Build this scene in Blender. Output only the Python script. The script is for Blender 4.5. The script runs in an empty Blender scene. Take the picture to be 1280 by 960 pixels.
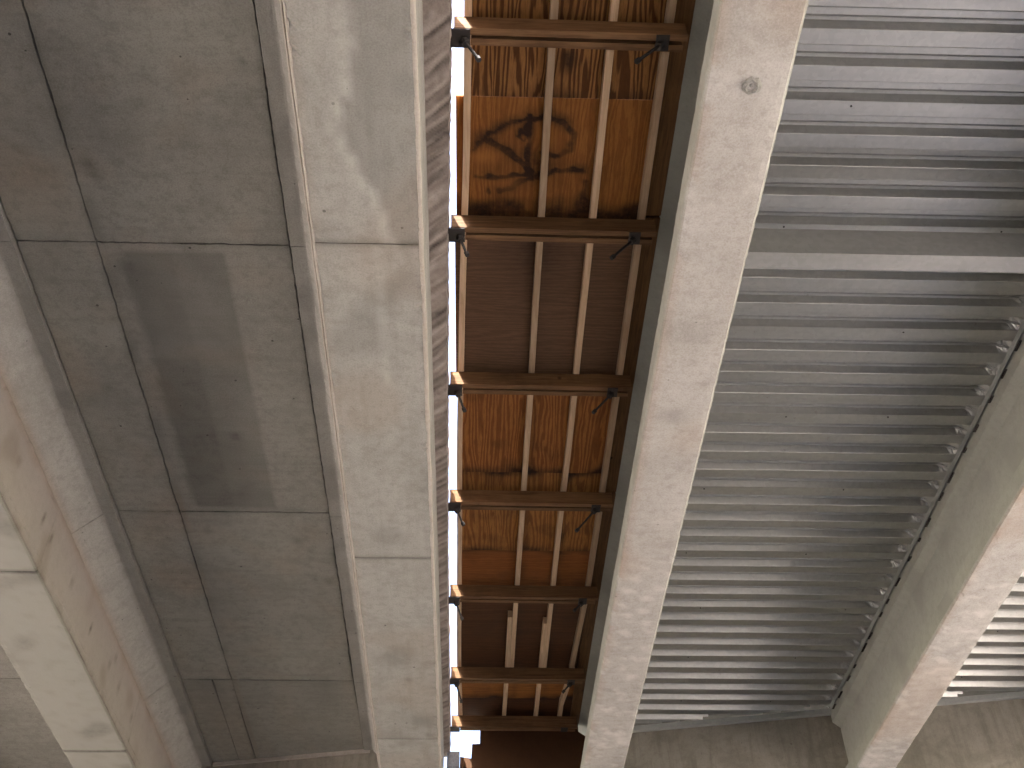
import bpy, bmesh, math, random
import numpy as np
from mathutils import Matrix, Vector, noise

random.seed(7)
RNG = np.random.default_rng(7)
scene = bpy.context.scene
COL = scene.collection
ZO = 1.6                       # eye height; heights below are measured from the eye

# ------------------------------------------------------------------ camera
def make_camera():
    F, vp, c = 1350.0, (580.0, 1790.0), 0.03
    y = np.array([vp[0] - 640, -(vp[1] - 480), F]); y /= np.linalg.norm(y)
    b = -(y[0] + c * y[2]) / y[1]
    x = np.array([1.0, b, c]); x /= np.linalg.norm(x)
    z = np.cross(x, y)
    if z[1] < 0: z = -z
    right = Vector((x[0], y[0], z[0])); up = Vector((x[1], y[1], z[1])); back = -Vector((x[2], y[2], z[2]))
    m = Matrix((right, up, back)).transposed().to_4x4()
    m.translation = (0, 0, ZO)
    cd = bpy.data.cameras.new('camera'); cd.sensor_width = 36; cd.lens = F / 1280 * 36
    cd.clip_start = 0.05; cd.clip_end = 3000
    o = bpy.data.objects.new('camera', cd); o.matrix_world = m; COL.objects.link(o)
    scene.camera = o
make_camera()

# ------------------------------------------------------------------ light
SUN_D = Vector((0.36, 0.50, -1.0)).normalized()          # direction the light travels
elev = math.asin(-SUN_D.z)
az = math.atan2(-SUN_D.x, -SUN_D.y)                      # clockwise from +Y
w = bpy.data.worlds.new('World'); scene.world = w; w.use_nodes = True
nt = w.node_tree; bg = nt.nodes['Background']
sky = nt.nodes.new('ShaderNodeTexSky'); sky.sky_type = 'NISHITA'; sky.sun_disc = False
sky.sun_elevation = elev; sky.sun_rotation = az
nt.links.new(sky.outputs[0], bg.inputs[0]); bg.inputs[1].default_value = 0.15
sky.dust_density = 7.0; sky.ozone_density = 0.6
sd = bpy.data.lights.new('sun', 'SUN'); sd.energy = 4.5; sd.angle = math.radians(0.5); sd.color = (1, 0.96, 0.91)
so = bpy.data.objects.new('sun', sd); COL.objects.link(so)
so.rotation_euler = SUN_D.to_track_quat('-Z', 'Y').to_euler(); so.location = (0, 0, 40)
scene.view_settings.view_transform = 'Standard'; scene.view_settings.look = 'None'
scene.view_settings.gamma = 1; scene.view_settings.use_curve_mapping = False
scene.view_settings.exposure = 2.98
scene.render.engine = 'CYCLES'
scene.cycles.max_bounces = 5; scene.cycles.diffuse_bounces = 4; scene.cycles.glossy_bounces = 2
scene.cycles.use_adaptive_sampling = True; scene.cycles.adaptive_threshold = 0.05; scene.cycles.adaptive_min_samples = 16
scene.cycles.use_light_tree = False; w.cycles.sampling_method = 'MANUAL'; w.cycles.sample_map_resolution = 256
scene.cycles.caustics_reflective = False; scene.cycles.caustics_refractive = False
scene.cycles.use_denoising = True

# ------------------------------------------------------------------ material helpers
class NT:
    def __init__(s, name):
        s.m = bpy.data.materials.new(name); s.m.use_nodes = True
        s.t = s.m.node_tree; s.b = s.t.nodes['Principled BSDF']
    def n(s, kind, **kw):
        q = s.t.nodes.new(kind)
        for k, v in kw.items():
            if k == 'ins':
                for i, val in v.items(): s.put(q, i, val)
            else: setattr(q, k, v)
        return q
    def put(s, q, i, val):
        if isinstance(val, bpy.types.NodeSocket): s.t.links.new(val, q.inputs[i])
        elif hasattr(val, 'outputs'): s.t.links.new(val.outputs[0], q.inputs[i])
        else: q.inputs[i].default_value = val
    def pos(s, scale=(1, 1, 1), loc=(0, 0, 0), rot=(0, 0, 0)):
        g = s.n('ShaderNodeNewGeometry')
        mp = s.n('ShaderNodeMapping', ins={1: loc, 2: rot, 3: scale})
        s.t.links.new(g.outputs['Position'], mp.inputs[0])
        return mp
    def noise(s, vec, scale, detail=4, rough=.55, dist=0):
        return s.n('ShaderNodeTexNoise', ins={'Vector': vec, 'Scale': scale, 'Detail': detail, 'Roughness': rough, 'Distortion': dist})
    def ramp(s, fac, stops):
        r = s.n('ShaderNodeValToRGB'); s.put(r, 0, fac)
        e = r.color_ramp.elements
        while len(e) < len(stops): e.new(0.5)
        for el, (p, c) in zip(e, stops):
            el.position = p; el.color = (c, c, c, 1) if not hasattr(c, '__len__') else (*c[:3], 1)
        return r
    def mix(s, fac, a, b, mode='MIX'):
        q = s.n('ShaderNodeMix', data_type='RGBA', blend_type=mode)
        s.put(q, 0, fac)
        for i, v in ((6, a), (7, b)):
            s.put(q, i, (*v, 1) if isinstance(v, tuple) and len(v) == 3 else v)
        return q.outputs[2]
    def math(s, op, a, b=0.0, clamp=False):
        q = s.n('ShaderNodeMath', operation=op, use_clamp=clamp); s.put(q, 0, a); s.put(q, 1, b); return q.outputs[0]
    def bump(s, h, strength, dist=0.01, prev=None):
        q = s.n('ShaderNodeBump', ins={'Strength': strength, 'Distance': dist, 'Height': h})
        if prev is not None: s.put(q, 'Normal', prev)
        return q.outputs[0]
    def paint(s):
        a = s.n('ShaderNodeAttribute', attribute_name='paint')
        sp = s.n('ShaderNodeSeparateColor'); s.t.links.new(a.outputs['Color'], sp.inputs[0])
        return [sp.outputs[0], sp.outputs[1], sp.outputs[2], a.outputs['Alpha']]
    def done(s, col=None, rough=None, metal=None, normal=None):
        if col is not None: s.put(s.b, 'Base Color', col if not isinstance(col, tuple) else (*col, 1))
        if rough is not None: s.put(s.b, 'Roughness', rough)
        if metal is not None: s.put(s.b, 'Metallic', metal)
        if normal is not None: s.put(s.b, 'Normal', normal)
        return s.m

def concrete(name, base, dark, light, seed=0, streak='y', streak_amt=.35, pits=.6, patch=.5, paint=True, rust=(.30, .17, .08), grain=.25):
    s = NT(name)
    p = s.pos(loc=(seed * 3.1, seed * 1.7, seed * .9))
    big = s.noise(p, .9, 3, .6, .4)
    col = s.mix(s.ramp(big, [(.36, 0), (.66, patch)]), base, light)
    big2 = s.noise(s.pos(loc=(seed * 5.3 + 9, 4, 2)), 2.3, 3, .65, .8)
    col = s.mix(s.ramp(big2, [(.46, 0), (.72, patch)]), col, dark)
    sc = {'y': (7, .5, 7), 'x': (.5, 7, 7), 'z': (6, 6, .6)}[streak]
    st = s.noise(s.pos(scale=sc, loc=(seed, 3, 1)), 2.2, 3, .6, .3)
    col = s.mix(s.ramp(st, [(.48, 0), (.75, streak_amt)]), col, dark)
    mid = s.noise(p, 14, 3, .72)
    col = s.mix(s.ramp(mid, [(.35, grain), (.5, 0)]), col, dark)
    col = s.mix(s.ramp(mid, [(.55, 0), (.75, grain)]), col, light)
    fine = s.noise(p, 95, 1, .7)
    col = s.mix(s.ramp(fine, [(.30, grain), (.5, 0)]), col, dark)
    col = s.mix(s.ramp(fine, [(.54, 0), (.74, grain)]), col, light)
    # bug holes and small rust specks
    v = s.n('ShaderNodeTexVoronoi', ins={'Vector': s.pos(loc=(seed, 0, 0)), 'Scale': 9.0})
    vs = s.n('ShaderNodeSeparateColor'); s.t.links.new(v.outputs['Color'], vs.inputs[0])
    rad = s.math('MULTIPLY', vs.outputs[0], .10)
    hole = s.math('LESS_THAN', v.outputs['Distance'], rad)
    hole = s.math('MULTIPLY', hole, s.math('GREATER_THAN', vs.outputs[1], .45))
    holef = s.math('MULTIPLY', hole, pits)
    col = s.mix(holef, col, tuple(c * .35 for c in dark))
    if paint:
        o = s.paint()
        wf = s.math('ADD', s.math('MULTIPLY', mid.outputs[0], 1.3), .35)
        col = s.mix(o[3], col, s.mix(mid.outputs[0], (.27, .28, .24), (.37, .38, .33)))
        col = s.mix(s.math('MULTIPLY', o[0], wf, True), col, tuple(c * .30 for c in dark))
        col = s.mix(s.math('MULTIPLY', o[1], wf, True), col, tuple(min(.75, c * 1.55) for c in light))
        col = s.mix(s.math('MULTIPLY', o[2], wf, True), col, rust)
    h = s.noise(p, 40, 2, .8)
    nrm = s.bump(h, .35, .006)
    return s.done(col, .88, 0, nrm)

def plywood(name, c_light, c_dark, along='y', contrast=.8, seed=0, rot=0.0, mold=(.034, .017, .011)):
    s = NT(name)
    sc = {'y': (5.5, .55, 1), 'x': (.55, 5.5, 1)}[along]
    base = s.pos(loc=(seed * 2.7, seed * 1.3, 0), rot=(0, 0, rot), scale=sc)
    warp = s.noise(base, 1.1, 3, .5, .6)
    vec = s.n('ShaderNodeVectorMath', operation='MULTIPLY_ADD', ins={0: warp.outputs[1], 1: (1.5, 1.5, 0), 2: base.outputs[0]})
    wv = s.n('ShaderNodeTexWave', wave_type='BANDS', bands_direction='X' if along == 'y' else 'Y',
             ins={'Vector': vec, 'Scale': 1.5, 'Distortion': 3.2, 'Detail': 3, 'Detail Scale': 1.3, 'Detail Roughness': .6})
    fine = s.noise(s.pos(scale=tuple(v * 9 for v in sc), loc=(seed, 0, 0)), 3, 4, .7)
    g = s.ramp(wv, [(.30, 0), (.80, contrast)])
    col = s.mix(g, c_light, c_dark)
    col = s.mix(s.ramp(fine, [(.42, 0), (.75, .5)]), col, tuple(c * .45 for c in c_dark))
    blot = s.noise(s.pos(loc=(seed * 7, 0, 0)), 2.6, 5, .65, .5)
    col = s.mix(s.ramp(blot, [(.50, 0), (.80, .22)]), col, tuple(c * .5 for c in c_dark))
    o = s.paint()
    wob = s.noise(s.pos(loc=(seed, 0, 0)), 11, 5, .75)
    wf = s.math('ADD', s.math('MULTIPLY', wob.outputs[0], 1.3), .3)
    col = s.mix(s.math('MULTIPLY', o[0], wf, True), col, mold)
    col = s.mix(s.math('MULTIPLY', o[1], wf, True), col, tuple(min(1, c * 1.35) for c in c_light))
    nrm = s.bump(s.math('ADD', g.outputs[0], fine.outputs[0]), .25, .003)
    s.put(s.b, 'Specular IOR Level', .18)
    return s.done(col, .78, 0, nrm)

def lumber(name, c_light, c_dark, along='y', seed=0, dirt=.35):
    s = NT(name)
    sc = {'y': (30, 1.6, 30), 'x': (1.6, 30, 30)}[along]
    oi = s.n('ShaderNodeObjectInfo')
    ofs = s.n('ShaderNodeVectorMath', operation='SCALE', ins={0: (17.0, 31.0, 11.0)}); s.put(ofs, 'Scale', oi.outputs['Random'])
    gp = s.n('ShaderNodeNewGeometry')
    ad = s.n('ShaderNodeVectorMath', operation='ADD', ins={0: gp.outputs['Position'], 1: ofs})
    mp = s.n('ShaderNodeMapping', ins={0: ad, 3: sc})
    g = s.noise(mp, 1.6, 5, .65, .9)
    col = s.mix(s.ramp(g, [(.38, 0), (.68, 1)]), c_light, c_dark)
    blot = s.noise(ad, 3.0, 4, .6)
    col = s.mix(s.ramp(blot, [(.45, 0), (.75, dirt)]), col, tuple(c * .35 for c in c_dark))
    tone = s.ramp(oi.outputs['Random'], [(0, .62), (1, 1.0)])
    col = s.mix(1.0, col, tone.outputs[0], 'MULTIPLY')
    k = s.n('ShaderNodeTexVoronoi', ins={'Vector': ad, 'Scale': 3.2})
    kn = s.ramp(k.outputs['Distance'], [(.045, .85), (.085, 0)])
    col = s.mix(kn, col, tuple(c * .22 for c in c_dark))
    s.put(s.b, 'Specular IOR Level', .2)
    return s.done(col, .78, 0, s.bump(g, .25, .002))

def steel(name, base, rough=.42, metal=.75, rustc=(.12, .06, .035), rust=.15, seed=0, scale=30):
    s = NT(name)
    p = s.pos(loc=(seed, seed * 2, 0))
    sp = s.n('ShaderNodeTexVoronoi', ins={'Vector': p, 'Scale': float(scale)})
    sv = s.n('ShaderNodeSeparateColor'); s.t.links.new(sp.outputs['Color'], sv.inputs[0])
    col = s.mix(s.math('MULTIPLY', sv.outputs[0], .35), base, tuple(c * .7 for c in base))
    cl = s.noise(s.pos(scale=(.35, 5, 5), loc=(seed, 1, 0)), 2.2, 3, .6)
    col = s.mix(s.ramp(cl, [(.40, 0), (.75, .28)]), col, tuple(c * .62 for c in base))
    r = s.noise(s.pos(loc=(3, seed, 1)), 11, 3, .75)
    col = s.mix(s.ramp(r, [(.64, 0), (.78, rust)]), col, rustc)
    return s.done(col, rough, metal)

# ------------------------------------------------------------------ mesh helpers
def link(name, mesh, parent=None):
    o = bpy.data.objects.new(name, mesh); COL.objects.link(o)
    if parent is not None:
        o.parent = parent
        o.matrix_parent_inverse = Matrix.Translation(-parent.location)   # parents are never rotated here
    return o

def tag(o, label=None, cat=None, group=None, kind=None):
    if label: o['label'] = label
    if cat: o['category'] = cat
    if group: o['group'] = group
    if kind: o['kind'] = kind
    return o

def thing(name, loc, label, cat, group=None):
    o = bpy.data.objects.new(name, None); COL.objects.link(o)
    o.empty_display_size = .2
    o.location = (loc[0], loc[1], loc[2] + ZO)
    return tag(o, label, cat, group)

def mesh_from(verts, faces, mat, name='mesh', paint=None, smooth=False):
    """verts: (n,3) heights measured from the eye"""
    v = np.asarray(verts, float).copy()
    me = bpy.data.meshes.new(name)
    vv = v.copy(); vv[:, 2] += ZO
    me.from_pydata(vv.tolist(), [], faces)
    if True:
        at = me.attributes.new('paint', 'FLOAT_COLOR', 'POINT')
        pc = paint(v[:, 0], v[:, 1], v[:, 2]) if paint is not None else ()
        c = np.zeros((len(v), 4))
        for i, q in enumerate(pc): c[:, i] = np.clip(q, 0, 1)
        at.data.foreach_set('color', c.ravel())
    me.materials.append(mat)
    bm = bmesh.new(); bm.from_mesh(me); bmesh.ops.recalc_face_normals(bm, faces=bm.faces); bm.to_mesh(me); bm.free()
    if smooth: me.polygons.foreach_set('use_smooth', [True] * len(me.polygons))
    me.update()
    return me

def subdiv_profile(pts, step):
    out = []
    n = len(pts)
    for i in range(n):
        a, b = np.array(pts[i], float), np.array(pts[(i + 1) % n], float)
        k = max(1, int(round(np.linalg.norm(b - a) / step)))
        for j in range(k): out.append(a + (b - a) * j / k)
    return np.array(out)

def extrude(pts, y0, y1, mat, step=.06, ystep=.06, paint=None, wob=.0025, skew=0.0, corners=.004, name='mesh', fine=None):
    """closed profile (x,z) swept along y; the ends follow a skew; edges are slightly worn"""
    pr = subdiv_profile(pts, step)
    cn = set()
    for q in pts:
        cn.add(int(np.argmin(((pr - np.array(q)) ** 2).sum(1))))
    n = len(pr); m = max(2, int(round((y1 - y0) / ystep)) + 1)
    ys = np.linspace(y0, y1, m)
    P = np.zeros((m, n, 3))
    P[:, :, 0] = pr[None, :, 0]; P[:, :, 2] = pr[None, :, 1]
    P[:, :, 1] = ys[:, None] + skew * pr[None, :, 0]
    c = pr.mean(0)
    V = P.reshape(-1, 3)
    if wob > 0:
        for i in range(len(V)):
            q = Vector(V[i]) * 2.2
            nv = noise.noise_vector(q)
            V[i, 0] += nv.x * wob; V[i, 2] += nv.z * wob
    V = V.reshape(m, n, 3)
    if corners > 0:
        for k in cn:
            d = c - pr[k]; d = d / (np.linalg.norm(d) + 1e-9)
            amt = np.abs(RNG.normal(0, corners, m)) + (RNG.random(m) < .05) * RNG.random(m) * corners * 3
            V[:, k, 0] += d[0] * amt; V[:, k, 2] += d[1] * amt
    F = []
    for j in range(m - 1):
        a = j * n; b = a + n
        for i in range(n):
            i2 = (i + 1) % n
            F.append((a + i, a + i2, b + i2, b + i))
    F.append(tuple(range(n))); F.append(tuple((m - 1) * n + i for i in reversed(range(n))))
    return mesh_from(V.reshape(-1, 3), F, mat, name, paint)

def box(x0, x1, y0, y1, z0, z1, mat, bev=.002, name='mesh', jit=0.0, paint=None):
    bm = bmesh.new()
    bmesh.ops.create_cube(bm, size=1)
    for v in bm.verts:
        v.co = Vector(((x0 + x1) / 2 + v.co.x * (x1 - x0), (y0 + y1) / 2 + v.co.y * (y1 - y0), (z0 + z1) / 2 + v.co.z * (z1 - z0) + ZO))
        if jit: v.co += Vector((random.uniform(-jit, jit), random.uniform(-jit, jit), random.uniform(-jit, jit)))
    if bev: bmesh.ops.bevel(bm, geom=bm.edges[:], offset=bev, segments=1, affect='EDGES')
    me = bpy.data.meshes.new(name); bm.to_mesh(me); bm.free(); me.materials.append(mat)
    return me

def bar(a, b, wd, ht, mat, up=(0, 0, 1), bev=.002, name='mesh'):
    """rectangular bar from a to b (centre line)"""
    a, b = Vector(a) + Vector((0, 0, ZO)), Vector(b) + Vector((0, 0, ZO))
    d = (b - a); L = d.length; d.normalize()
    s = d.cross(Vector(up)).normalized(); u = s.cross(d).normalized()
    bm = bmesh.new(); bmesh.ops.create_cube(bm, size=1)
    for v in bm.verts:
        v.co = (a + b) / 2 + d * (v.co.x * L) + s * (v.co.y * wd) + u * (v.co.z * ht)
    if bev: bmesh.ops.bevel(bm, geom=bm.edges[:], offset=bev, segments=1, affect='EDGES')
    me = bpy.data.meshes.new(name); bm.to_mesh(me); bm.free(); me.materials.append(mat)
    return me

def rod(a, b, r, mat, seg=10, name='mesh', r2=None):
    a, b = Vector(a) + Vector((0, 0, ZO)), Vector(b) + Vector((0, 0, ZO))
    d = b - a
    bm = bmesh.new()
    bmesh.ops.create_cone(bm, cap_ends=True, segments=seg, radius1=r, radius2=r if r2 is None else r2, depth=d.length)
    M = Matrix.Translation((a + b) / 2) @ d.to_track_quat('Z', 'Y').to_matrix().to_4x4()
    bm.transform(M)
    me = bpy.data.meshes.new(name); bm.to_mesh(me); bm.free(); me.materials.append(mat)
    return me

def smooth01(x, a, b):
    t = np.clip((x - a) / (b - a), 0, 1); return t * t * (3 - 2 * t)
def band(x, c, wd): return np.exp(-((x - c) / wd) ** 2)
def seg_dist(x, y, ax, ay, bx, by):
    dx, dy = bx - ax, by - ay
    t = np.clip(((x - ax) * dx + (y - ay) * dy) / (dx * dx + dy * dy), 0, 1)
    return np.hypot(x - ax - t * dx, y - ay - t * dy)
def vnoise(x, y, z, s, seed=0.0):
    return np.array([noise.noise(Vector((a * s + seed, b * s, c * s))) for a, b, c in zip(x, y, z)])

# ------------------------------------------------------------------ materials
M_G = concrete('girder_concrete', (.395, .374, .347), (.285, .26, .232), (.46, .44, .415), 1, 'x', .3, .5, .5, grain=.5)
M_OLD = concrete('old_beam_concrete', (.305, .295, .270), (.21, .20, .178), (.36, .35, .325), 4, 'y', .4, .7, .6, grain=.5)
M_OLD2 = concrete('old_web_concrete', (.32, .288, .26), (.25, .217, .19), (.36, .33, .302), 6, 'y', .15, .7, .4)
M_SOF = concrete('old_soffit_concrete', (.222, .215, .190), (.155, .149, .128), (.262, .255, .228), 9, 'x', .5, .95, .5, grain=.6)
M_SLAB = concrete('slab_concrete', (.24, .23, .21), (.15, .14, .12), (.3, .28, .26), 12, 'x', .3, .5, .5, paint=False)
M_WALL = concrete('diaphragm_concrete', (.255, .235, .195), (.15, .133, .105), (.33, .305, .26), 15, 'z', .6, .5, .7, paint=False)
M_ROUGH = concrete('scored_edge_concrete', (.28, .236, .205), (.16, .122, .098), (.345, .305, .275), 17, 'z', .1, .3, .2, grain=.25)
M_RIDGE = concrete('edge_ridge_concrete', (.42, .375, .335), (.27, .23, .19), (.50, .46, .42), 19, 'y', .3, .2, .4, paint=False)
M_GALV = steel('galvanised_steel', (.455, .455, .435), .36, .88, rust=.3)
M_GALV2 = steel('galvanised_steel_dull', (.42, .43, .41), .55, .35, rust=.3, seed=5)
M_CHAN = steel('galvanised_channel', (.265, .265, .262), .7, .2, rust=.12, seed=8)
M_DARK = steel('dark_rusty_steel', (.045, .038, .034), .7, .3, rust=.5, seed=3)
M_JOIST = lumber('joist_lumber', (.76, .56, .37), (.58, .39, .235), 'y', 0, .2)
M_WALE = lumber('wale_lumber', (.30, .165, .08), (.16, .082, .038), 'x', 0, .5)
M_GREY = lumber('grey_lumber', (.30, .31, .33), (.2, .2, .22), 'y', 5, .3)
M_FILL = lumber('filler_lumber', (.19, .098, .038), (.10, .048, .02), 'y', 3, .35)

# ------------------------------------------------------------------ ground
def ground_material():
    s = NT('pale_dirt')
    p = s.pos()
    a = s.noise(p, .35, 6, .6); b = s.noise(p, 9, 5, .7)
    col = s.mix(a, (.40, .362, .335), (.48, .442, .415))
    col = s.mix(s.ramp(b, [(.4, 0), (.7, .5)]), col, (.27, .23, .205))
    g = s.n('ShaderNodeNewGeometry'); sp = s.n('ShaderNodeSeparateXYZ'); s.t.links.new(g.outputs['Position'], sp.inputs[0])
    far = s.math('MAXIMUM', s.math('SUBTRACT', sp.outputs[0], 24.0), s.math('SUBTRACT', -30.0, sp.outputs[0]))
    gf = s.math('ADD', s.math('MULTIPLY', far, .3), s.math('SUBTRACT', a.outputs[0], .5), True)
    gr = s.mix(b, (.14, .15, .085), (.24, .24, .155))
    col = s.mix(gf, col, gr)
    return s.done(col, .95, 0, s.bump(b, .5, .03))
g = mesh_from([(-600, -600, -ZO), (600, -600, -ZO), (600, 600, -ZO), (-600, 600, -ZO)], [(0, 1, 2, 3)], ground_material(), 'ground')
tag(link('ground', g), kind='structure')

# ================================================================== OLD BRIDGE (left)
Y0, YE, SK = -5.0, 12.66, -.205          # near end, far end at x = 0, skew of the far wall
HB, HS = 5.0, 5.90                       # beam soffit, slab soffit
def yend(x): return np.where(np.asarray(x) < .2, 12.16, 12.84) + SK * np.asarray(x)

# ---- fascia beam (bottom x -.985 .. -.345)
def paint_fascia(x, y, z):
    n = vnoise(x, y, z, 2.2, 3.0); n2 = vnoise(x, y, z, 7.0, 8.0)
    dark = np.zeros_like(x); lite = np.zeros_like(x); rust = np.zeros_like(x)
    bot = z < HB + .03
    # tide line of an old damp patch: right of it greyer, with a pale rim
    cy = np.array([2.3, 2.75, 3.0, 3.2, 3.45, 3.75, 4.0, 4.3, 4.8])
    cx = np.array([-.70, -.69, -.72, -.80, -.70, -.57, -.53, -.42, -.40])
    b = np.interp(y, cy, cx) + n2 * .03
    inp = (y > 2.0) & (y < 4.0)
    dark += bot * inp * .28 * smooth01(x - b, 0, .03) * (1 - smooth01(x - b, .05, .5) * .6)
    lite += bot * inp * .30 * np.exp(-((x - b + .012) / .03) ** 2)
    inq = (y > 4.0) & (y < 5.2)
    lite += bot * inq * .20 * band(x, -.60 + n2 * .04, .02)
    dark += bot * .22 * smooth01(n, .15, .5)
    rust += bot * .12 * smooth01(vnoise(x, y, z, 1.3, 15.), .1, .5)
    for yy in (3.99, 7.16, 10.3):
        dark += bot * .35 * band(y, yy + n * .01, .012) + bot * .12 * band(y, yy, .06)
    rust += bot * .10 * band(x, -.975, .012) * (n > -.1)
    for (sx, sy, r) in ((-.38, 8.8, .04), (-.45, 10.2, .05), (-.5, 9.9, .16), (-.93, 5.1, .02), (-.40, 6.3, .035), (-.62, 9.1, .05)):
        dark += bot * .4 * np.exp(-(((x - sx) ** 2 + (y - sy) ** 2) / r ** 2))
    return dark, lite, rust
t = thing('edge_beam', (-.665, 3, HB), 'pale concrete edge beam of the old bridge beside the bright gap', 'beam', 'old concrete beams')
cuts = [Y0, .8, 3.99, 7.16, 10.3, None]
for i in range(5):
    a, b = cuts[i], cuts[i + 1]
    last = b is None
    pr = [(-.985, HB + .014), (-.971, HB), (-.36, HB), (-.352, HB + .012), (-.352, HS + .05), (-1.25, HS + .05), (-1.205, HS - .04), (-.985, HS - .26)]
    if last:
        me = extrude(pr, a + .003, 12.14, M_OLD, .05, .035, paint_fascia, .004, SK, .005)
        # the near end of this piece must stay square
        for v in me.vertices:
            if abs(v.co.y - (a + .003 + SK * v.co.x)) < .02: v.co.y = a + .003
    else:
        me = extrude(pr, a + (.003 if i else 0), b - .003, M_OLD, .05, .035 if i else .15, paint_fascia, .004, 0, .005)
    link('beam_segment', me, t)
# pale ridge along both lower edges
def ridge(xc, zc, r, y0, y1, parent, name='edge_ridge'):
    ys = np.arange(y0, y1, .05); k = 8
    V, F = [], []
    for j, yy in enumerate(ys):
        rr = r * (1 + .35 * noise.noise(Vector((xc * 9, yy * 5, 1))))
        dx = .004 * noise.noise(Vector((yy * 3, 5, xc)))
        for q in range(k):
            an = 2 * math.pi * q / k
            V.append((xc + dx + rr * math.cos(an), yy, zc + rr * .8 * math.sin(an)))
    for j in range(len(ys) - 1):
        for q in range(k):
            F.append((j * k + q, j * k + (q + 1) % k, (j + 1) * k + (q + 1) % k, (j + 1) * k + q))
    link(name, mesh_from(V, F, M_RIDGE, name, None, True), parent)
ridge(-.354, HB + .010, .015, .5, 12.6, t)
ridge(-.980, HB + .010, .009, .5, 12.8, t)
ridge(-.999, HB + .030, .007, .5, 12.8, t)

# rough, scored underside of the slab stub left where the old overhang was cut off
ZSTUB = 5.70
def top_x(y): return np.interp(y, [-7, 2.95, 4.9, 8.5, 10.7, 13], [-.170, -.197, -.238, -.276, -.284, -.287])
def rough_face():
    ys = np.arange(Y0, 12.22, .014); ts = np.linspace(0, 1, 22)
    m, n = len(ys), len(ts)
    Yg, Tg = np.meshgrid(ys, ts, indexing='ij')
    edge = top_x(ys) + np.array([.006 * noise.noise(Vector((q * 7, 3, 1))) + .004 * noise.noise(Vector((q * 23, 9, 4))) for q in ys])
    Xg = -.362 + Tg * (edge[:, None] + .362)
    s = Yg + .85 * (Xg + .345)
    z0 = np.zeros(s.size)
    ph = vnoise(s.ravel(), Xg.ravel(), z0, 1.7, 2.).reshape(s.shape)
    saw = ((s + ph * .26) / .17) % 1.0
    amp = .5 + .5 * vnoise(s.ravel(), Xg.ravel() * .4, z0, .9, 31.).reshape(s.shape)
    rid = np.abs(saw - .5) * 2
    n3 = vnoise(Xg.ravel(), Yg.ravel(), z0, 21., 7.).reshape(s.shape)
    n4 = vnoise(s.ravel() * 2, Xg.ravel() * 1.5, z0, 5., 17.).reshape(s.shape)
    n5 = vnoise(s.ravel(), Xg.ravel() * .10, z0, 20., 27.).reshape(s.shape)
    Zg = ZSTUB + rid * .012 * (.4 + amp) + n3 * .003 + n4 * .005 + n5 * .004
    V = np.stack([Xg, Yg, Zg], -1).reshape(-1, 3)
    F = [(a * n + b, a * n + b + 1, (a + 1) * n + b + 1, (a + 1) * n + b) for a in range(m - 1) for b in range(n - 1)]
    lay = [V]
    prev = [a * n + n - 1 for a in range(m)]
    for zz, xo in ((5.78, .004), (5.90, -.002), (6.0, .003), (6.085, 0.0), (6.085, -.30)):
        base = sum(len(q) for q in lay)
        row = np.stack([edge + xo + (0 if xo == -.30 else .003) * RNG.normal(size=m), ys, np.full(m, zz)], -1)
        lay.append(row)
        cur = [base + a for a in range(m)]
        F += [(prev[a], cur[a], cur[a + 1], prev[a + 1]) for a in range(m - 1)]
        prev = cur
    V = np.vstack(lay)
    ex = len(V) - m * n
    dk = .70 * rid ** 5 * (.3 + amp) + .30 * smooth01(n4, .1, .5) + .60 * smooth01(n5, .05, .40) + .25 * smooth01(n3, .2, .5)
    li = .30 * smooth01(-n4, .12, .5) + .30 * smooth01(-n5, .05, .4)
    dk *= .62; li *= .7
    pv = np.concatenate([dk.ravel(), np.full(ex, .1)]); lv = np.concatenate([li.ravel(), np.zeros(ex)])
    return mesh_from(V, F, M_ROUGH, 'rough', lambda x, y, z: (pv, lv, np.zeros(len(x))))
tag(link('scored_face', rough_face(), t), 'brown rough cut strip with slanting marks')

# ---- second old beam
def paint_l2(x, y, z):
    n = vnoise(x, y, z, 2.5, 5.0); n2 = vnoise(x, y, z, 9., 1.)
    bot = z < HB + .02
    web = (~bot) & (z < 5.66)
    dark = .25 * smooth01(n, .2, .55) + np.where(bot, .22 + .08 * smooth01(n2, .05, .45), 0)
    lite = 0 * x
    rust = np.where(web, .02 + .16 * band(z, 5.63, .05) + .05 * smooth01(n, .0, .4), 0)
    for (zz, wd) in ((HB + .03, .010),):
        dark += np.where(web, .55 * band(z, zz + n2 * .004, wd), 0)
    for yy in (7.4, 10.6, 4.2):
        dark += bot * .6 * band(y, yy + n * .015, .012)
    # short slanting scrapes
    for (sy, sz) in ((5.6, 5.42), (6.5, 5.40), (7.2, 5.38), (7.45, 5.36), (8.1, 5.36), (8.8, 5.33), (9.5, 5.36), (9.62, 5.5), (9.9, 5.34), (4.9, 5.38), (10.5, 5.32)):
        dark += np.where(web, .8 * np.exp(-(((y - sy) / .022) ** 2 + ((z - sz) / .05) ** 2)), 0)
    return dark, lite, rust, np.where(bot, .55, 0)
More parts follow.
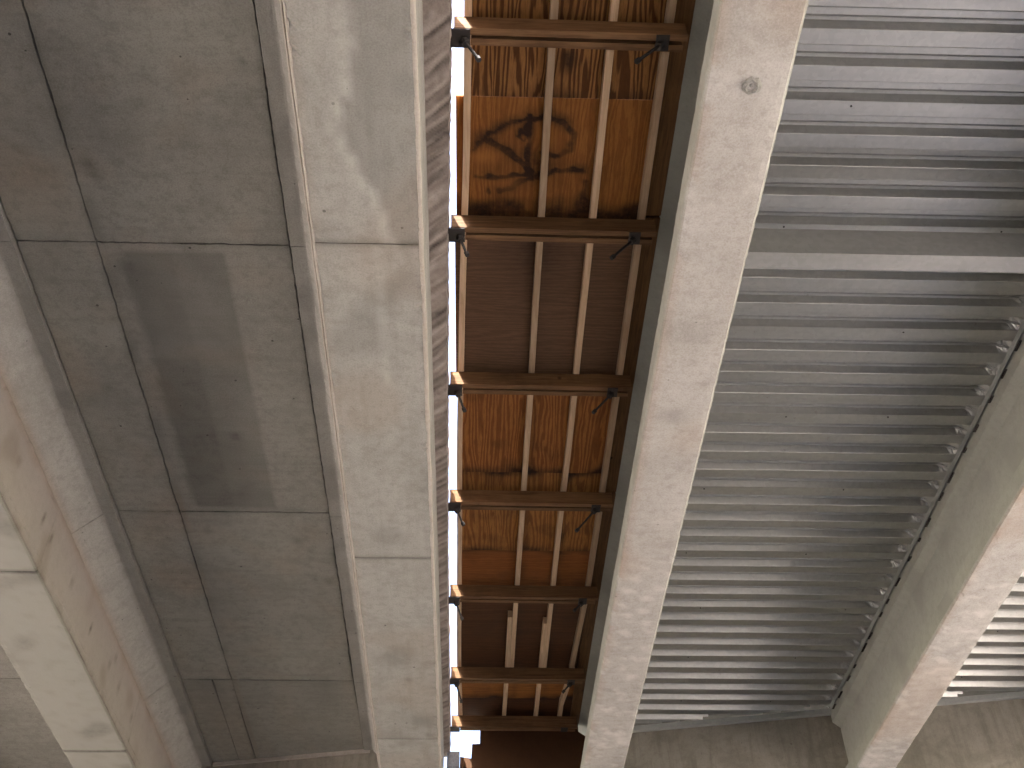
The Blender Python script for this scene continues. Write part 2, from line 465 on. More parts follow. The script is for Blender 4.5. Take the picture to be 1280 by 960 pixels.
def old_beam(x_r, label, fine, group='old concrete beams'):
    t = thing('old_beam', (x_r - .32, 3, HB), label, 'beam', group)
    pr = [(x_r - .64, HB + .01), (x_r - .63, HB), (x_r - .012, HB), (x_r, HB + .010), (x_r, HB + .020), (x_r - .009, HB + .024), (x_r - .009, HB + .034), (x_r, HB + .038), (x_r, HB + .100), (x_r - .004, HB + .103), (x_r - .004, HB + .107), (x_r, HB + .110), (x_r, 5.64), (x_r, HS + .05), (x_r - .64, HS + .05), (x_r - .64, 5.64)]
    cs = [Y0, 4.2, 7.4, 10.6, None]
    for i in range(4):
        a, b = cs[i], cs[i + 1]
        e = (yend(x_r - .3) - .03) if b is None else b - .003
        me = extrude(pr, a + (.003 if i else 0), e, M_OLD2, .045 if fine else .3, .04 if fine else .6, paint_l2 if fine else None, .002 if fine else 0, 0, .003 if fine else 0)
        link('beam_segment', me, t)
    return t
def haunch(x_r, sgn, t, fine=True):
    """sloping haunch and flat ledge beside the beam, sgn +1 on its right"""
    hs = [Y0, 1.75, 4.72, 7.77, 10.75, None]
    def P(d): return x_r + sgn * d
    for i in range(5):
        a, b = hs[i], hs[i + 1]
        e = (yend(P(.15)) - .03) if b is None else b - .003
        pr = [(P(.001), 5.64), (P(.222), 5.862), (P(.236), 5.866), (P(.332), 5.866), (P(.332), HS + .05), (P(.001), HS + .05)]
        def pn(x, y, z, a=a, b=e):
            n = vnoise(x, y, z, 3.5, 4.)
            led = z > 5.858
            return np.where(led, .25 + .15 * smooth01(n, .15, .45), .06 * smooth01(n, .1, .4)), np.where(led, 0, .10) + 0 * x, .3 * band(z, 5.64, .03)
        link('haunch', extrude(pr, a + .003, e, M_OLD, .05 if fine else .3, .05 if fine else .6, pn, .002 if fine else 0, 0, .003), t)
XL2 = -3.535
t2 = old_beam(XL2, 'whitish bottomed concrete beam of the old bridge, lower left corner', True)
haunch(XL2, 1, t2)
haunch(XL2 - .64, -1, t2, False)
haunch(-.985, -1, t)
old_beam(XL2 - 3.19, 'old concrete beam beyond the whitish beam, farthest left', False)

# ---- slab with soffit panels
t = thing('old_deck_slab', (-4, 3, HS), 'dark grey concrete deck soffit of old bridge in panels', 'deck')
def slab_poly(x0, x1, z0, z1, y0, mat, name):
    V = [(x0, y0, z0), (x1, y0, z0), (x1, yend(x1) + .3, z0), (x0, yend(x0) + .3, z0)]
    V += [(a, b, z1) for a, b, _ in V]
    F = [(0, 1, 2, 3), (4, 5, 6, 7), (0, 1, 5, 4), (1, 2, 6, 5), (2, 3, 7, 6), (3, 0, 4, 7)]
    return mesh_from(V, F, mat, name)
link('slab', slab_poly(-14.5, -.46, HS + .045, 6.08, Y0, M_SLAB, 'slab'), t)
def paint_panel(x, y, z):
    n = vnoise(x, y, z, 3.0, 2.); n2 = vnoise(x, y, z, 9., 6.); n3 = vnoise(x, y, z, 1.1, 11.)
    dark = .05 * smooth01(n, .1, .5) + .04 * smooth01(n3, -.1, .4)
    lite = .12 * smooth01(n3, .05, -.4) * 0 + .10 * smooth01(-n3, .05, .4)
    rust = .06 * smooth01(-n, .1, .5)
    # damp rectangle left by an old patch
    xa, xb = -2.50 + n2 * .01, -1.78 + n2 * .012
    inr = smooth01(x, xa - .012, xa + .012) * (1 - smooth01(x, xb - .012, xb + .012)) * smooth01(y, 4.80, 4.84) * (1 - smooth01(y, 7.68, 7.74))
    dark += inr * (.36 + .05 * smooth01(n, -.2, .4) + .06 * n2)
    dark += inr * .10 * (x < -2.14)
    # stained strip beside the long joint
    dark += .32 * band(x, -2.60, .025) * smooth01(y, 2.0, 5.) * (.5 + n) + .25 * band(x, -2.55, .012) * (y > 4.7)
    dark += .25 * band(y, 4.74, .06) * (.6 + n) + .2 * band(y, 7.77, .04) * (.6 + n) + .3 * band(y, 10.77, .05) * (.6 + n)
    dark += .30 * (band(x, -2.65, .022) + band(x, -3.185, .02) + band(x, -1.34, .02)) * (.6 + 1.2 * n)
    rust += .10 * smooth01(vnoise(x, y, z, 1.6, 21.), .0, .45) * (x < -2.6)
    for (sx, sy, r, q) in ((-2.56, 4.1, .05, .8), (-2.52, 4.2, .04, .6), (-1.45, 3.35, .03, .6), (-2.52, 4.95, .05, .6), (-2.0, 6.75, .05, .7), (-1.65, 8.2, .05, .6), (-1.55, 8.35, .035, .6),
                           (-2.0, 8.6, .03, .5), (-1.55, 8.8, .03, .6), (-1.42, 8.85, .05, .5), (-2.45, 8.05, .04, .5), (-1.9, 3.9, .08, .35), (-1.7, 3.75, .05, .35), (-2.95, 4.0, .03, .5), (-2.9, 6.2, .03, .5), (-2.8, 8.9, .04, .5), (-2.9, 8.3, .03, .5), (-1.6, 9.2, .04, .4)):
        dark += q * np.exp(-(((x - sx) ** 2 + (y - sy) ** 2) / r ** 2)) * (.7 + .6 * n2)
    return dark, lite, rust
def panel(x0, x1, y0, y1, fine=True, skew_end=False):
    g = .0055
    step = .035 if fine else .4
    nx = max(2, int((x1 - x0) / step)); 
    xs = np.linspace(x0 + g, x1 - g, nx)
    ny = max(2, int((y1 - y0) / (.045 if fine else .5)))
    V = []
    tz = random.uniform(-.003, .003)
    for j in range(ny + 1):
        for i, xx in enumerate(xs):
            ye = yend(xx) - .01 if skew_end else y1 - g
            yy = y0 + g + (ye - y0 - g) * j / ny
            e = 0
            x_, z_ = xx, HS + tz + .003 * noise.noise(Vector((xx * 2, yy * 2, 3)))
            if i in (0, nx - 1):
                x_ += random.uniform(-1, 1) * .004 + .006 * noise.noise(Vector((yy * 2.5, xx, 0))); z_ += .002
            if j in (0, ny): yy += random.uniform(-1, 1) * .004; z_ += .002
            V.append((x_, yy, z_))
    F = [(j * nx + i, j * nx + i + 1, (j + 1) * nx + i + 1, (j + 1) * nx + i) for j in range(ny) for i in range(nx - 1)]
    # side walls up to the slab
    ring = [i for i in range(nx)] + [j * nx + nx - 1 for j in range(1, ny + 1)] + [ny * nx + i for i in range(nx - 2, -1, -1)] + [j * nx for j in range(ny - 1, 0, -1)]
    base = len(V)
    for q in ring: V.append((V[q][0], V[q][1], HS + .044))
    for a in range(len(ring)):
        b = (a + 1) % len(ring)
        F.append((ring[a], ring[b], base + b, base + a))
    link('soffit_panel', mesh_from(V, F, M_SOF, 'panel', paint_panel if fine else None), t)
rows = [(-1.3, 1.72), (1.72, 4.74), (4.74, 7.77), (7.77, 10.77)]
for (a, b) in rows:
    panel(-3.197, -2.65, a, b, a > 0); panel(-2.65, -1.327, a, b, a > 0)
panel(-3.197, -2.86, 10.77, 0, True, True); panel(-2.86, -2.65, 10.77, 0, True, True); panel(-2.65, -1.327, 10.77, 0, True, True)
for (a, b) in [(-4.3, -1.3)]:
    panel(-3.197, -1.327, a, b, False)
for (a, b) in [(1.72, 4.74), (4.74, 7.77), (7.77, 10.77)]:
    panel(-6.38, -4.52, a, b, False)
panel(-6.38, -4.52, 10.77, 0, False, True)

# ---- old end diaphragm
def skew_wall(x0, x1, z0, z1, off, thick, mat, name, parent, nx=2, bow=0):
    V = []
    for (dy) in (0, thick):
        for zz in (z0, z1):
            for xx in (x0, x1): V.append((xx, yend(xx) + off + dy, zz))
    F = [(0, 1, 3, 2), (4, 5, 7, 6), (0, 1, 5, 4), (2, 3, 7, 6), (0, 2, 6, 4), (1, 3, 7, 5)]
    return link(name, mesh_from(V, F, mat, name), parent)
t = thing('end_diaphragm', (-3, yend(-3), HB), 'brown concrete end wall closing old bridge at bottom left', 'wall', 'end walls')
skew_wall(-9.4, -.62, 4.4, HS + .04, 0, .3, M_WALL, 'wall', t)
skew_wall(-3.18, -1.25, HS - .045, HS - .002, -.025, .03, M_RIDGE, 'ledge', t)

# ================================================================== NEW BRIDGE (right)
HG = 5.2; GD = 1.0
def paint_girder(xc):
    def f(x, y, z):
        n = vnoise(x, y, z, 2.6, xc); n2 = vnoise(x, y, z, 10., xc * 2)
        bot = z < HG + .012
        u = x - xc
        dark = .10 * smooth01(n, .15, .5)
        lite = np.zeros_like(x); rust = np.zeros_like(x)
        # pale laitance flakes towards the far end
        fl = smooth01(vnoise(x * 1.6, y * 2.4, z, 5.5, 40.) + .5 * n2, .15, .45)
        lite += bot * fl * .24 * smooth01(y, 6.8, 8.0) + bot * .12 * smooth01(-n, .1, .5)
        rust += bot * (.18 * smooth01(vnoise(x, y * .6, z, 2., 60.), .1, .45)) + bot * .22 * band(u, -.20, .03) * (n > -.1)
        for (a, b, r, q) in ((-.03, 5.66, .05, .35), (.0, 5.66, .09, .18), (.05, 4.9, .07, .2), (-.02, 3.0, .035, .4), (.16, 9.6, .03, .4), (-.1, 9.65, .03, .35), (.0, 8.9, .05, .2), (-.12, 4.2, .05, .15)):
            dark += bot * q * np.exp(-(((u - a) / (r * 1.5)) ** 2 + ((y - b) / r) ** 2)) * (.7 + .8 * n2)
        lite += bot * .5 * band(u, .222, .008)
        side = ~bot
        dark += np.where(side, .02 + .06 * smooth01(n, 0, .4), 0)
        return dark, lite, rust, np.where(side, .75, 0)  # grey green light off grass, painted into the side faces
    return f
def girder(xc, label, fine=True, wt=.1525):
    t = thing('new_girder', (xc, 3, HG), label, 'girder', 'precast girders of the new bridge')
    w2, ww = .2285, .076
    pr = [(xc - w2 + .018, HG), (xc + w2 - .018, HG), (xc + w2, HG + .018), (xc + w2, HG + .152), (xc + ww, HG + .305), (xc + ww, HG + GD - .229), (xc + wt, HG + GD - .152), (xc + wt, HG + GD),
          (xc - wt, HG + GD), (xc - wt, HG + GD - .152), (xc - ww, HG + GD - .229), (xc - ww, HG + .305), (xc - w2, HG + .152), (xc - w2, HG + .018)]
    e = yend(xc) + .05
    if fine:
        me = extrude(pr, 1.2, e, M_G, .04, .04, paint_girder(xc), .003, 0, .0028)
        link('girder_body', me, t)
        me = extrude(pr, Y0, 1.2, M_G, .2, .4, None, 0, 0, 0); link('girder_body', me, t)
    else:
        link('girder_body', extrude(pr, Y0, e, M_G, .3, .6, None, 0, 0, 0), t)
    return t
XG2, XG3 = 1.42, 4.43
tg2 = girder(XG2, 'precast concrete girder between the plywood forms and the steel deck', True, .185)
# grouted lifting hole near the camera end
def plug(xc, yc, r):
    V, F = [], []
    k, rings = 18, [(1.0, 0.0), (.86, -.006), (.62, -.010), (.50, .000), (.30, .004), (.12, -.004)]
    for ri, (s, dz) in enumerate(rings):
        for q in range(k):
            a = 2 * math.pi * q / k
            rr = r * s * (1 + .22 * noise.noise(Vector((math.cos(a) * 2, math.sin(a) * 2, ri * .7))))
            V.append((xc + rr * math.cos(a), yc + rr * math.sin(a), HG + dz * 1.2 - .0015 + random.uniform(-.002, .002)))
    for ri in range(len(rings) - 1):
        for q in range(k): F.append((ri * k + q, ri * k + (q + 1) % k, (ri + 1) * k + (q + 1) % k, (ri + 1) * k + q))
    F.append(tuple((len(rings) - 1) * k + q for q in range(k)))
    link('grout_plug', mesh_from(V, F, M_OLD, 'plug'), tg2)

plug(1.445, 3.02, .055)
tg3 = girder(XG3, 'concrete girder at the lower right, its web and flange in view')
girder(XG3 + 2.95, 'outermost concrete girder, right of the lower right one', False)

# ---- corrugated steel deck
ZD = HG + GD + .012
PITCH = .251
def prof(s):
    """height of the sheet at s (0..1) of a rib"""
    return np.interp(s, [0, .40, .42, .53, .55, .73, .755, .785, .80, .88, .985, 1.0], [0, 0, .003, .056, .060, .060, .049, .060, .061, .061, .003, 0])
def deck_sheet(x0, x1, y0, nr, parent, taperR=True, skew_end=False):
    ss = np.array([0, .2, .38, .40, .42, .53, .55, .64, .73, .742, .755, .77, .785, .80, .84, .88, .93, .985])
    S = np.concatenate([ss + i for i in range(nr)] + [[nr + 0.0, nr + .06]])
    hz = prof(S % 1.0)
    xs = np.unique(np.concatenate([np.linspace(x0, x1, 40), [x1 - .01, x1 - .02, x1 - .035, x1 - .05, x1 - .07, x1 - .09]]))
    V = []
    dz = random.uniform(-.001, .001)
    for xx in xs:
        d = (x1 - xx)
        tp = 1.0
        if taperR and d < .085: tp = max(0.0, min(1, d / .085)) ** .7
        for s, h in zip(S, hz):
            yy = y0 + s * PITCH
            j = 0
            if taperR and d < .09 and h > .01: j = random.uniform(-.008, .008)
            hh = h * tp + j * .6
            lap = .0022 if s >= nr else 0
            V.append((xx, yy + j * .7, ZD + max(-.001, hh) + dz + lap + .0012 * noise.noise(Vector((xx * .5, yy * 1.0, 2)))))
    n = len(S)
    if skew_end:
        pass
    F = [(i * n + j, i * n + j + 1, (i + 1) * n + j + 1, (i + 1) * n + j) for i in range(len(xs) - 1) for j in range(n - 1)]
    if skew_end:
        V2 = np.array(V)
        keep = V2[:, 1] < yend(V2[:, 0]) - .03
        F = [f for f in F if all(keep[q] for q in f)]
    o = link('deck_sheet', mesh_from(V, F, M_GALV, 'sheet'), parent)
    for k in range(2):
        xx = x0 + (x1 - x0) * (k + random.uniform(.1, .9)) / 2
        yy = y0 + .05 * PITCH + random.uniform(0, .02)
        if yy > 1.5 and yy < yend(xx) - .2: link('screw', rod((xx, yy, ZD - .006), (xx, yy, ZD + .002), .007, M_DARK, 6), o)
    return o
def metal_deck(xa, xb, label, y_first=.0):
    t = thing('steel_deck', ((xa + xb) / 2, 3, ZD), label, 'deck', 'corrugated steel decks')
    y = y_first; ph = .0
    k = 0
    ymax = yend(xa)
    while y < ymax - .1:
        nr = 4
        deck_sheet(xa, xb, y, nr, t, True, y + nr * PITCH > yend(xb) - .05)
        y += nr * PITCH; k += 1
    return t
XA, XB = XG2 + .10, XG3 - .168
td = metal_deck(XA, XB, 'corrugated galvanised steel deck between the two nearest concrete girders', -2 * .2 + .09)
tdr = metal_deck(XG3 + .168, XG3 + 2.95 - .168, 'brightly lit corrugated steel deck at the right edge, beyond last girder', .09)
# bearing angles on the girder top edges, with dark blocks standing for the shaded gaps beneath
def angle_l(xc, t, sgn):
    ye = yend(xc) - .12
    pts = [(xc, ZD - .006), (xc, ZD - .06), (xc + sgn * .004, ZD - .06), (xc + sgn * .004, ZD - .010), (xc + sgn * .06, ZD - .010), (xc + sgn * .06, ZD - .006)]
    link('bearing_angle', extrude(pts, -1, ye, M_GALV2, .5, .25, None, .0015, 0, 0), t)
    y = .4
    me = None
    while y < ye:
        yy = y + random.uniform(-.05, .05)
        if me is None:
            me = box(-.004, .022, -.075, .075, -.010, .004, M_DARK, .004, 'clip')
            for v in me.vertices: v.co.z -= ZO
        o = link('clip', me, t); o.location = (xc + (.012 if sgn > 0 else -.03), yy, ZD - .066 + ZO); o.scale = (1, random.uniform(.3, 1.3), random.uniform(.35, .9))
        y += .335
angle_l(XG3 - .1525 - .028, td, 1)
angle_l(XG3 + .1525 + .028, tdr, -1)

# ---- galvanised channel cross brace between the girders
t = thing('channel_brace', (2.9, 4.5, 5.58), 'grey steel channel brace crossing below the steel deck', 'brace')
yc, zc = 4.48, 5.60
pts = [(yc, zc), (yc + .135, zc), (yc + .135, zc + .010), (yc + .010, zc + .012), (yc + .010, zc + .246), (yc + .09, zc + .248), (yc + .09, zc + .258), (yc, zc + .258)]
x0, x1 = XG2 + .077, XG3 - .077
V = [(x0, a, b) for a, b in pts] + [(x1, a, b) for a, b in pts]
n = len(pts)
F = [(i, (i + 1) % n, n + (i + 1) % n, n + i) for i in range(n)] + [tuple(range(n)), tuple(range(n, 2 * n))]
link('channel', mesh_from(V, F, M_CHAN, 'channel'), t)
for xx, sg in ((x0, 1), (x1, -1)):
    link('end_plate', box(min(xx, xx + sg * .09), max(xx, xx + sg * .09), yc - .011, yc - .001, zc + .02, zc + .24, M_CHAN, .001), t)
    for zz in (.07, .13, .19):
        link('bolt', rod((xx + sg * .045, yc - .026, zc + zz), (xx + sg * .045, yc - .010, zc + zz), .016, M_DARK, 6), t)

# ---- new end diaphragm
t = thing('end_diaphragm', (4, yend(4), HG), 'brown stained concrete end wall behind the lower right girder', 'wall', 'end walls')
skew_wall(XG2 + .08, 8.2, 4.2, ZD - .055, .0, .3, M_WALL, 'wall', t)
def edge_angle(x0, x1):
    V = []
    for xx in (x0, x1):
        y = yend(xx)
        for (a, b) in ((-.045, -.075), (-.05, -.07), (-.05, -.006), (.02, -.002), (.02, -.075)): V.append((xx, y + a, ZD + b))
    F = [(i, (i + 1) % 5, 5 + (i + 1) % 5, 5 + i) for i in range(5)]
    link('edge_angle', mesh_from(V, F, M_GALV2, 'edge'), t)
edge_angle(XG2 + .10, XG3 - .155); edge_angle(XG3 + .155, XG3 + 2.8)

# ---- abutment below, its back wall shows through the gap
t = thing('abutment', (0, 13.2, -ZO), 'concrete abutment below the end walls of both bridges', 'wall')
skew_wall(-9.5, 8.3, -ZO, 4.4, -.35, 1.6, M_WALL, 'stem', t)
skew_wall(-9.5, 8.3, 4.4, 6.05, 1.0, .25, M_SLAB, 'backwall', t)

# ================================================================== FORMWORK between the bridges
ZW0, ZW1 = 5.865, 6.000       # wales
ZJ1 = 6.080                   # top of joists, underside of plywood
def jx1(y): return float(np.interp(y, [0, 4.1, 5.5, 7.4, 12], [-.085, -.108, -.142, -.166, -.185]))

# plywood sheets
def ply_sheet(x0, x1, y0, y1, mat, label, paint=None, tz=0.0, st=.02):
    nx, ny = int((x1 - x0) / st), int((y1 - y0) / st)
    V, F = [], []
    for j in range(ny + 1):
        for i in range(nx + 1):
            xx = x0 + (x1 - x0) * i / nx; yy = y0 + (y1 - y0) * j / ny
            V.append((xx, yy, ZJ1 + .001 + tz + .0015 * (1 + noise.noise(Vector((xx * 2, yy * 2, y0))))))
    for j in range(ny):
        for i in range(nx):
            a = j * (nx + 1) + i; F.append((a, a + 1, a + nx + 2, a + nx + 1))
    ring = list(range(nx + 1)) + [j * (nx + 1) + nx for j in range(1, ny + 1)] + [ny * (nx + 1) + i for i in range(nx - 1, -1, -1)] + [j * (nx + 1) for j in range(ny - 1, 0, -1)]
    base = len(V)
    for q in ring: V.append((V[q][0], V[q][1], ZJ1 + .022 + tz))
    for a in range(len(ring)):
        b = (a + 1) % len(ring); F.append((ring[a], ring[b], base + b, base + a))
    F.append(tuple(base + a for a in range(len(ring))))
    if paint is None: paint = lambda x, y, z: (edge_mold(x, y, z, y0, y1), 0 * x, 0 * x)
    o = link('plywood_sheet', mesh_from(V, F, mat, 'ply', paint))
    return tag(o, label, 'plywood', 'plywood form sheets')
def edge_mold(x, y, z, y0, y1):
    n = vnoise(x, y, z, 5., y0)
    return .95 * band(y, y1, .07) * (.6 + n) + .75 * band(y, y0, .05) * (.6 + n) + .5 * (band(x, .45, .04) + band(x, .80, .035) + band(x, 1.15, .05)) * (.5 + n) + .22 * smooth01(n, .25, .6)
def paint_mold(x, y, z):
    n = vnoise(x, y, z, 6., 3.); n2 = vnoise(x, y, z, 14., 9.)
    d = np.zeros_like(x)
    cx, cy = .33, 4.22
    wx = x + n * .022 + n2 * .012; wy = y + n2 * .02
    strokes = [([(-0.052, 4.046), (0.011, 3.964), (0.101, 3.882), (0.213, 3.827), (0.302, 3.786)], .020), ([(0.011, 3.959), (0.151, 4.041), (0.271, 4.148), (0.321, 4.217)], .028),
               ([(0.302, 3.786), (0.297, 3.93), (0.296, 4.065), (0.322, 4.231)], .026), ([(0.231, 3.932), (0.257, 3.899), (0.286, 3.93), (0.259, 3.963), (0.231, 3.932)], .014),
               ([(0.326, 3.811), (0.415, 3.783), (0.531, 3.832), (0.583, 3.923), (0.568, 4.031), (0.49, 4.087), (0.407, 4.062)], .024),
               ([(-0.055, 4.254), (0.063, 4.271), (0.204, 4.248), (0.31, 4.231)], .022), ([(0.311, 4.259), (0.208, 4.348), (0.113, 4.379)], .024), ([(0.37, 4.258), (0.485, 4.199), (0.673, 4.194)], .024),
               ([(0.692, 4.278), (0.708, 4.482)], .034), ([(0.113, 4.365), (0.118, 4.373)], .028), ([(0.036, 4.381), (0.041, 4.387)], .020), ([(0.32, 4.21), (0.33, 4.25)], .045)]
    arcs = [(*p[k], *p[k + 1], wd) for p, wd in strokes for k in range(len(p) - 1)]
    for a in arcs:
        dd = seg_dist(wx, wy, *a[:4]); d = np.maximum(d, np.maximum(1.1 * np.exp(-(dd / (a[4] * (1.05 + .6 * n2))) ** 4), (.45 + .5 * n) * np.exp(-(dd / (a[4] * 2.6)) ** 2)))
    d *= .60 + .5 * smooth01(n + .4 * n2, -.4, .3)
    d = np.maximum(d, (.42 + .5 * n) * np.exp(-(((x - cx) / .35) ** 2 + ((y - 4.15) / .25) ** 2)))
    d = np.maximum(d, smooth01(y + n * .12 + n2 * .03, 4.36, 4.56) * (.95 - .25 * smooth01(-n, 0, .4)))
    d = np.maximum(d, smooth01(y + n * .15, 4.3, 4.5) * band(x, .66, .06) * .9)
    l = .5 * np.exp(-(((x - .02) / .1) ** 2 + ((y - 4.1) / .06) ** 2)) + .4 * np.exp(-(((x - .43) / .07) ** 2 + ((y - 3.95) / .08) ** 2)) + .3 * np.exp(-(((x - .18) / .1) ** 2 + ((y - 4.32) / .06) ** 2))
    return d, l, 0 * x
P_tan = plywood('plywood_tan', (0.343, 0.162, 0.053), (0.104, 0.039, 0.012), 'y', .95, 1)
P_tan2 = plywood('plywood_tan_near', (0.281, 0.129, 0.043), (0.083, 0.034, 0.012), 'y', .95, 11)
P_or = plywood('plywood_orange', (0.364, 0.149, 0.037), (0.218, 0.078, 0.020), 'y', .6, 2)
P_gr = plywood('plywood_weathered', (0.170, 0.096, 0.056), (0.114, 0.063, 0.036), 'x', .55, 3)
P_or2 = plywood('plywood_figured', (0.374, 0.153, 0.043), (0.177, 0.058, 0.017), 'y', .75, 4)
P_or3 = plywood('plywood_brown_orange', (0.343, 0.139, 0.036), (0.208, 0.074, 0.019), 'x', .55, 5)
P_or4 = plywood('plywood_golden', (0.374, 0.167, 0.047), (0.177, 0.063, 0.018), 'y', .7, 6)
P_rd = plywood('plywood_red_brown', (0.291, 0.106, 0.030), (0.198, 0.065, 0.019), 'x', .5, 7)
P_dk = plywood('plywood_dark', (0.099, 0.041, 0.017), (0.059, 0.025, 0.010), 'x', .6, 8)
P_bk = plywood('plywood_bulkhead', (0.059, 0.028, 0.013), (0.034, 0.017, 0.008), 'y', .7, 9)
XR = 1.239
ply_sheet(-.10, XR, .9, 2.36, P_tan2, 'dark grained plywood sheet at the very top of the form strip')
ply_sheet(-.105, XR, 2.365, 3.648, P_tan, 'tan plywood sheet with bold wavy vertical grain near the top',
          lambda x, y, z: (np.maximum(.5 * edge_mold(x, y, z, 2.365, 3.648), .95 * np.exp(-(((x - .52) / .05) ** 2 + ((y - 3.38) / .09) ** 2))), 0 * x, 0 * x))
ply_sheet(-.178, XR, 3.652, 4.715, P_or, 'orange plywood sheet with black mould rings and spokes', paint_mold, 0.0, .011)
ply_sheet(-.190, XR, 4.72, 6.265, P_gr, 'dull grey brown weathered plywood sheet without any orange', lambda x, y, z: (.6 * band(y, 6.26, .06) * (.5 + vnoise(x, y, z, 5., 2.)) + .5 * band(x, .4, .25) * band(y, 4.9, .35), 0 * x, 0 * x))
ply_sheet(-.150, XR, 6.27, 7.388, P_or2, 'swirly grained orange plywood sheet below the grey brown one')
ply_sheet(-.186, XR, 7.392, 8.568, P_or4, 'golden brown plywood sheet crossing the fourth wale from top')
ply_sheet(-.16, XR, 8.572, 9.35, P_rd, 'plain red brown plywood sheet above the fifth wale from top')
ply_sheet(-.19, XR, 9.355, 10.86, P_dk, 'nearly black plywood sheet behind the doubled up joists')
ply_sheet(-.20, XR, 10.865, 11.48, P_or3, 'small reddish plywood sheet above the lowest wale')
ply_sheet(-.20, XR, 11.485, 12.075, P_dk, 'blackened plywood strip just above the lowest wale')

# joists on top of the wales
def joist(pts, label, wd=.046, twist=0):
    V, F = [], []
    st = []
    (xa, ya), (xb, yb) = pts[0], pts[-1]
    ny = max(2, int((yb - ya) / .25))
    for j in range(ny + 1):
        yy = ya + (yb - ya) * j / ny
        xx = float(np.interp(yy, [p[1] for p in pts], [p[0] for p in pts])) + .004 * noise.noise(Vector((yy * .8, xa * 9, 1)))
        b = .0025
        for (dx, dz) in ((-wd / 2, b), (-wd / 2 + b, 0), (wd / 2 - b, 0), (wd / 2, b), (wd / 2, .078), (-wd / 2, .078)):
            V.append((xx + dx, yy, ZW1 + .001 + dz))
    n = 6
    for j in range(ny):
        for i in range(n): F.append((j * n + i, j * n + (i + 1) % n, (j + 1) * n + (i + 1) % n, (j + 1) * n + i))
    F += [tuple(range(n)), tuple(ny * n + i for i in range(n))]
    return tag(link('joist', mesh_from(V, F, M_JOIST, 'joist')), label, 'joist', 'form joists')
for k, (xn, xm, xf, nm) in enumerate([(None, None, None, 'edge of the bright gap'), (.408, .408, .345, 'left of the middle'), (.760, .765, .715, 'right of the middle'), (1.090, 1.110, 1.030, 'closest to the girder')]):
    if k == 0:
        A = [(jx1(y), y) for y in (.9, 3, 4.1, 5.5, 6.3)]; B = [(jx1(y), y) for y in (6.32, 7.4, 9, 10.75)]; C = [(jx1(11) + .0, 10.78), (jx1(12) + .02, 11.95)]
    else:
        A = [(xn, .9), (xm, 6.12)]; B = [(xm + .003, 6.14), (xm - .012, 10.72)]; C = [(xf + .005, 9.62 + .12 * (k == 2)), (xf, 12.02)]
        if k == 3: C = [(xf + .045, 10.74), (xf - .03, 11.5), (xf - .03, 12.0)]; B[-1] = (xm - .055, 10.72); B.insert(1, (xm, 9.1))
    joist(A, 'long pale upper joist, %s' % nm if k == 0 else 'long pale upper joist, the one %s' % nm)
    joist(B, 'pale middle joist, %s' % nm if k == 0 else 'pale middle joist, the one %s' % nm)
    joist(C, 'short lower joist, %s' % nm if k == 0 else 'short lower joist, the one %s' % nm)
# filler plank between last joist and girder
def filler(y0, y1, label):
    o = link('filler_plank', box(1.128, 1.239, y0, y1, ZJ1 - .040, ZJ1 - .002, M_FILL, .003))
    tag(o, label, 'plank', 'filler planks beside the girder')
filler(.9, 4.53, 'knotty ochre plank along the girder, uppermost of three'); filler(4.55, 7.60, 'rusty brown plank along the girder, middle of three'); filler(7.62, 12.04, 'brown plank along the girder, lowest of three')

# wales: two planks with a slot, hanger plates and slanting rods
WALES = [(1.60, 'wale hidden above the top edge'), (3.08, 'topmost'), (4.53, 'second'), (6.06, 'third'), (7.55, 'fourth'), (9.04, 'fifth'), (10.64, 'sixth'), (11.75, 'lowest')]
WL = {'topmost': 'grey brown double timber wale, topmost of the seven', 'second': 'orange brown double timber wale, second from the top',
      'third': 'double timber wale below the grey brown plywood, third from top', 'fourth': 'dark double timber wale, fourth from the top',
      'fifth': 'brown double timber wale above the doubled joists, fifth from top', 'sixth': 'reddish double timber wale below the doubled joists', 'lowest': 'dark brown timber wale at the bottom, above the bulkhead'}
def rod_with_nut(p, d, L, parent):
    a = Vector(p) - Vector(d) * .06; b = Vector(p) + Vector(d) * L
    r = link('hanger_rod', rod(a, b, .0095, M_DARK, 8), parent)
    link('nut', rod(b - Vector(d) * .03, b, .017, M_DARK, 6), r)
    link('nut', rod(Vector(p) + Vector(d) * .01, Vector(p) + Vector(d) * .045, .026, M_DARK, 6), r)
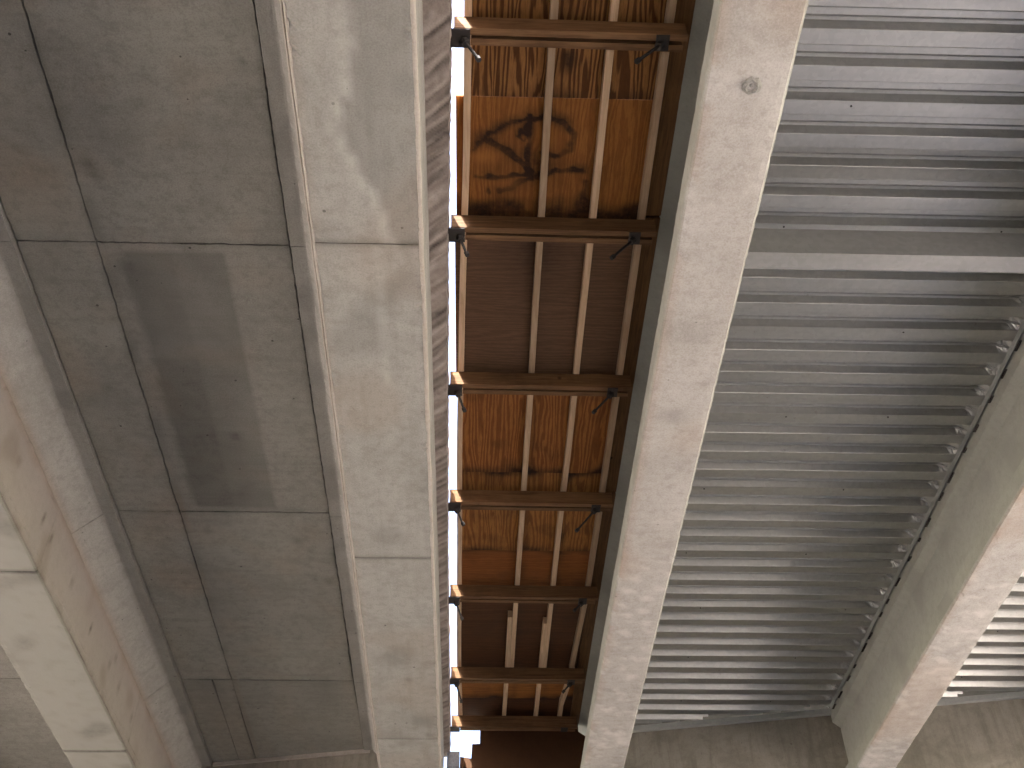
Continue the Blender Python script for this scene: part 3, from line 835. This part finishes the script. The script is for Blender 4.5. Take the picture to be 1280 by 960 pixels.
for yw, nm in WALES:
    lab = WL.get(nm, 'timber wale above the top edge of picture')
    xl = float(top_x(yw)) + .02; xr = 1.19
    t = thing('wale', (.5, yw, ZW0), lab, 'wale', 'form wales')
    sk = .006
    tw = random.uniform(-.006, .006)
    link('plank', bar((xl, yw + .019 - sk + tw, (ZW0 + ZW1) / 2), (xr, yw + .019 + sk, (ZW0 + ZW1) / 2), .038, ZW1 - ZW0, M_WALE, bev=.003), t)
    link('plank', bar((xl + .10, yw + .088 - sk, (ZW0 + ZW1) / 2 + .003), (xr - .02, yw + .088 + sk + tw, (ZW0 + ZW1) / 2 + .003), .038, ZW1 - ZW0, M_WALE, bev=.003), t)
    for xx in ((xl + .35), .45 + random.uniform(-.1, .1), .85 + random.uniform(-.1, .1)):
        link('spacer_block', box(xx - .04, xx + .04, yw + .040, yw + .067, ZW0 + .045, ZW1 - .01, M_WALE, .002), t)
    # steel plates
    pl = link('hanger_plate', box(xl - .03, xl + .095, yw - .004, yw + .115, ZW0 - .012, ZW0 - .002, M_DARK, .002), t)
    link('hanger_plate', box(1.005, 1.085, yw + .005, yw + .105, ZW0 - .012, ZW0 - .002, M_DARK, .002), t)
    if nm != 'lowest':
        q = .38 if nm not in ('fifth', 'sixth') else .2
        rod_with_nut((xl + .055, yw + .06, ZW0 - .014), Vector((.34 + random.uniform(-.08, .08), .05, -.94)).normalized(), random.uniform(.19, .27), t)
        rod_with_nut((1.045, yw + .055, ZW0 - .014), Vector((-.62 + random.uniform(-.10, .10), .05, -.78)).normalized(), q * random.uniform(.66, .80), t)

# plywood bulkhead at the far end, a torn corner lets the light in
YB = 12.05
def sheet_poly(poly, y, th, mat, name):
    bm = bmesh.new()
    vs = [bm.verts.new((x, y, z + ZO)) for x, z in poly]
    f = bm.faces.new(vs)
    r = bmesh.ops.extrude_face_region(bm, geom=[f])
    for v in r['geom']:
        if isinstance(v, bmesh.types.BMVert): v.co.y += th
    bmesh.ops.recalc_face_normals(bm, faces=bm.faces[:])
    me = bpy.data.meshes.new(name); bm.to_mesh(me); bm.free(); me.materials.append(mat)
    me.attributes.new('paint', 'FLOAT_COLOR', 'POINT')
    return me
bk = link('plywood_bulkhead', sheet_poly([(.069, 6.079), (.066, 5.80), (-.024, 5.796), (-.033, 5.62), (-.163, 5.64), (-.165, 5.25), (1.188, 5.25), (1.188, 5.357), (1.341, 5.51), (1.341, 5.88), (1.233, 5.958), (1.233, 6.079)], YB, .019, P_bk, 'bulkhead'))
tag(bk, 'dark brown upright plywood bulkhead with torn corner at the bottom', 'plywood')
gb = link('board', box(-.315, -.168, YB + .02, YB + .05, 5.2, 5.715, M_GREY, .003))
tag(gb, 'weathered grey upright board in the gap beside the bulkhead', 'board')
# unseen slab added above the steel sheets to stop sky light leaking in
t = thing('sky_leak_cover', (4, 3, ZD + .06), 'unseen slab added above the corrugated steel deck to block sky light', 'slab')
for xa, xb in ((XG2 - .14, XG3 - .02), (XG3 + .02, XG3 + 3.1)):
    V = [(xa, Y0, ZD + .075), (xb, Y0, ZD + .075), (xb, yend(xb) + .3, ZD + .075), (xa, yend(xa) + .3, ZD + .075)]
    V += [(a, b, ZD + .24) for a, b, _ in V]
    link('slab', mesh_from(V, [(0, 1, 2, 3), (4, 5, 6, 7), (0, 1, 5, 4), (1, 2, 6, 5), (2, 3, 7, 6), (3, 0, 4, 7)], M_SLAB, 'slab'), t)

# unseen abutment wall added behind the camera to darken faces turned towards it
t = thing('light_block_wall', (0, Y0, -ZO), 'unseen concrete wall added behind the camera to cut light', 'wall')
link('stem', box(-14.4, 8.4, Y0 - 1.2, Y0 - .02, -ZO, 6.0, M_WALL, .02), t)
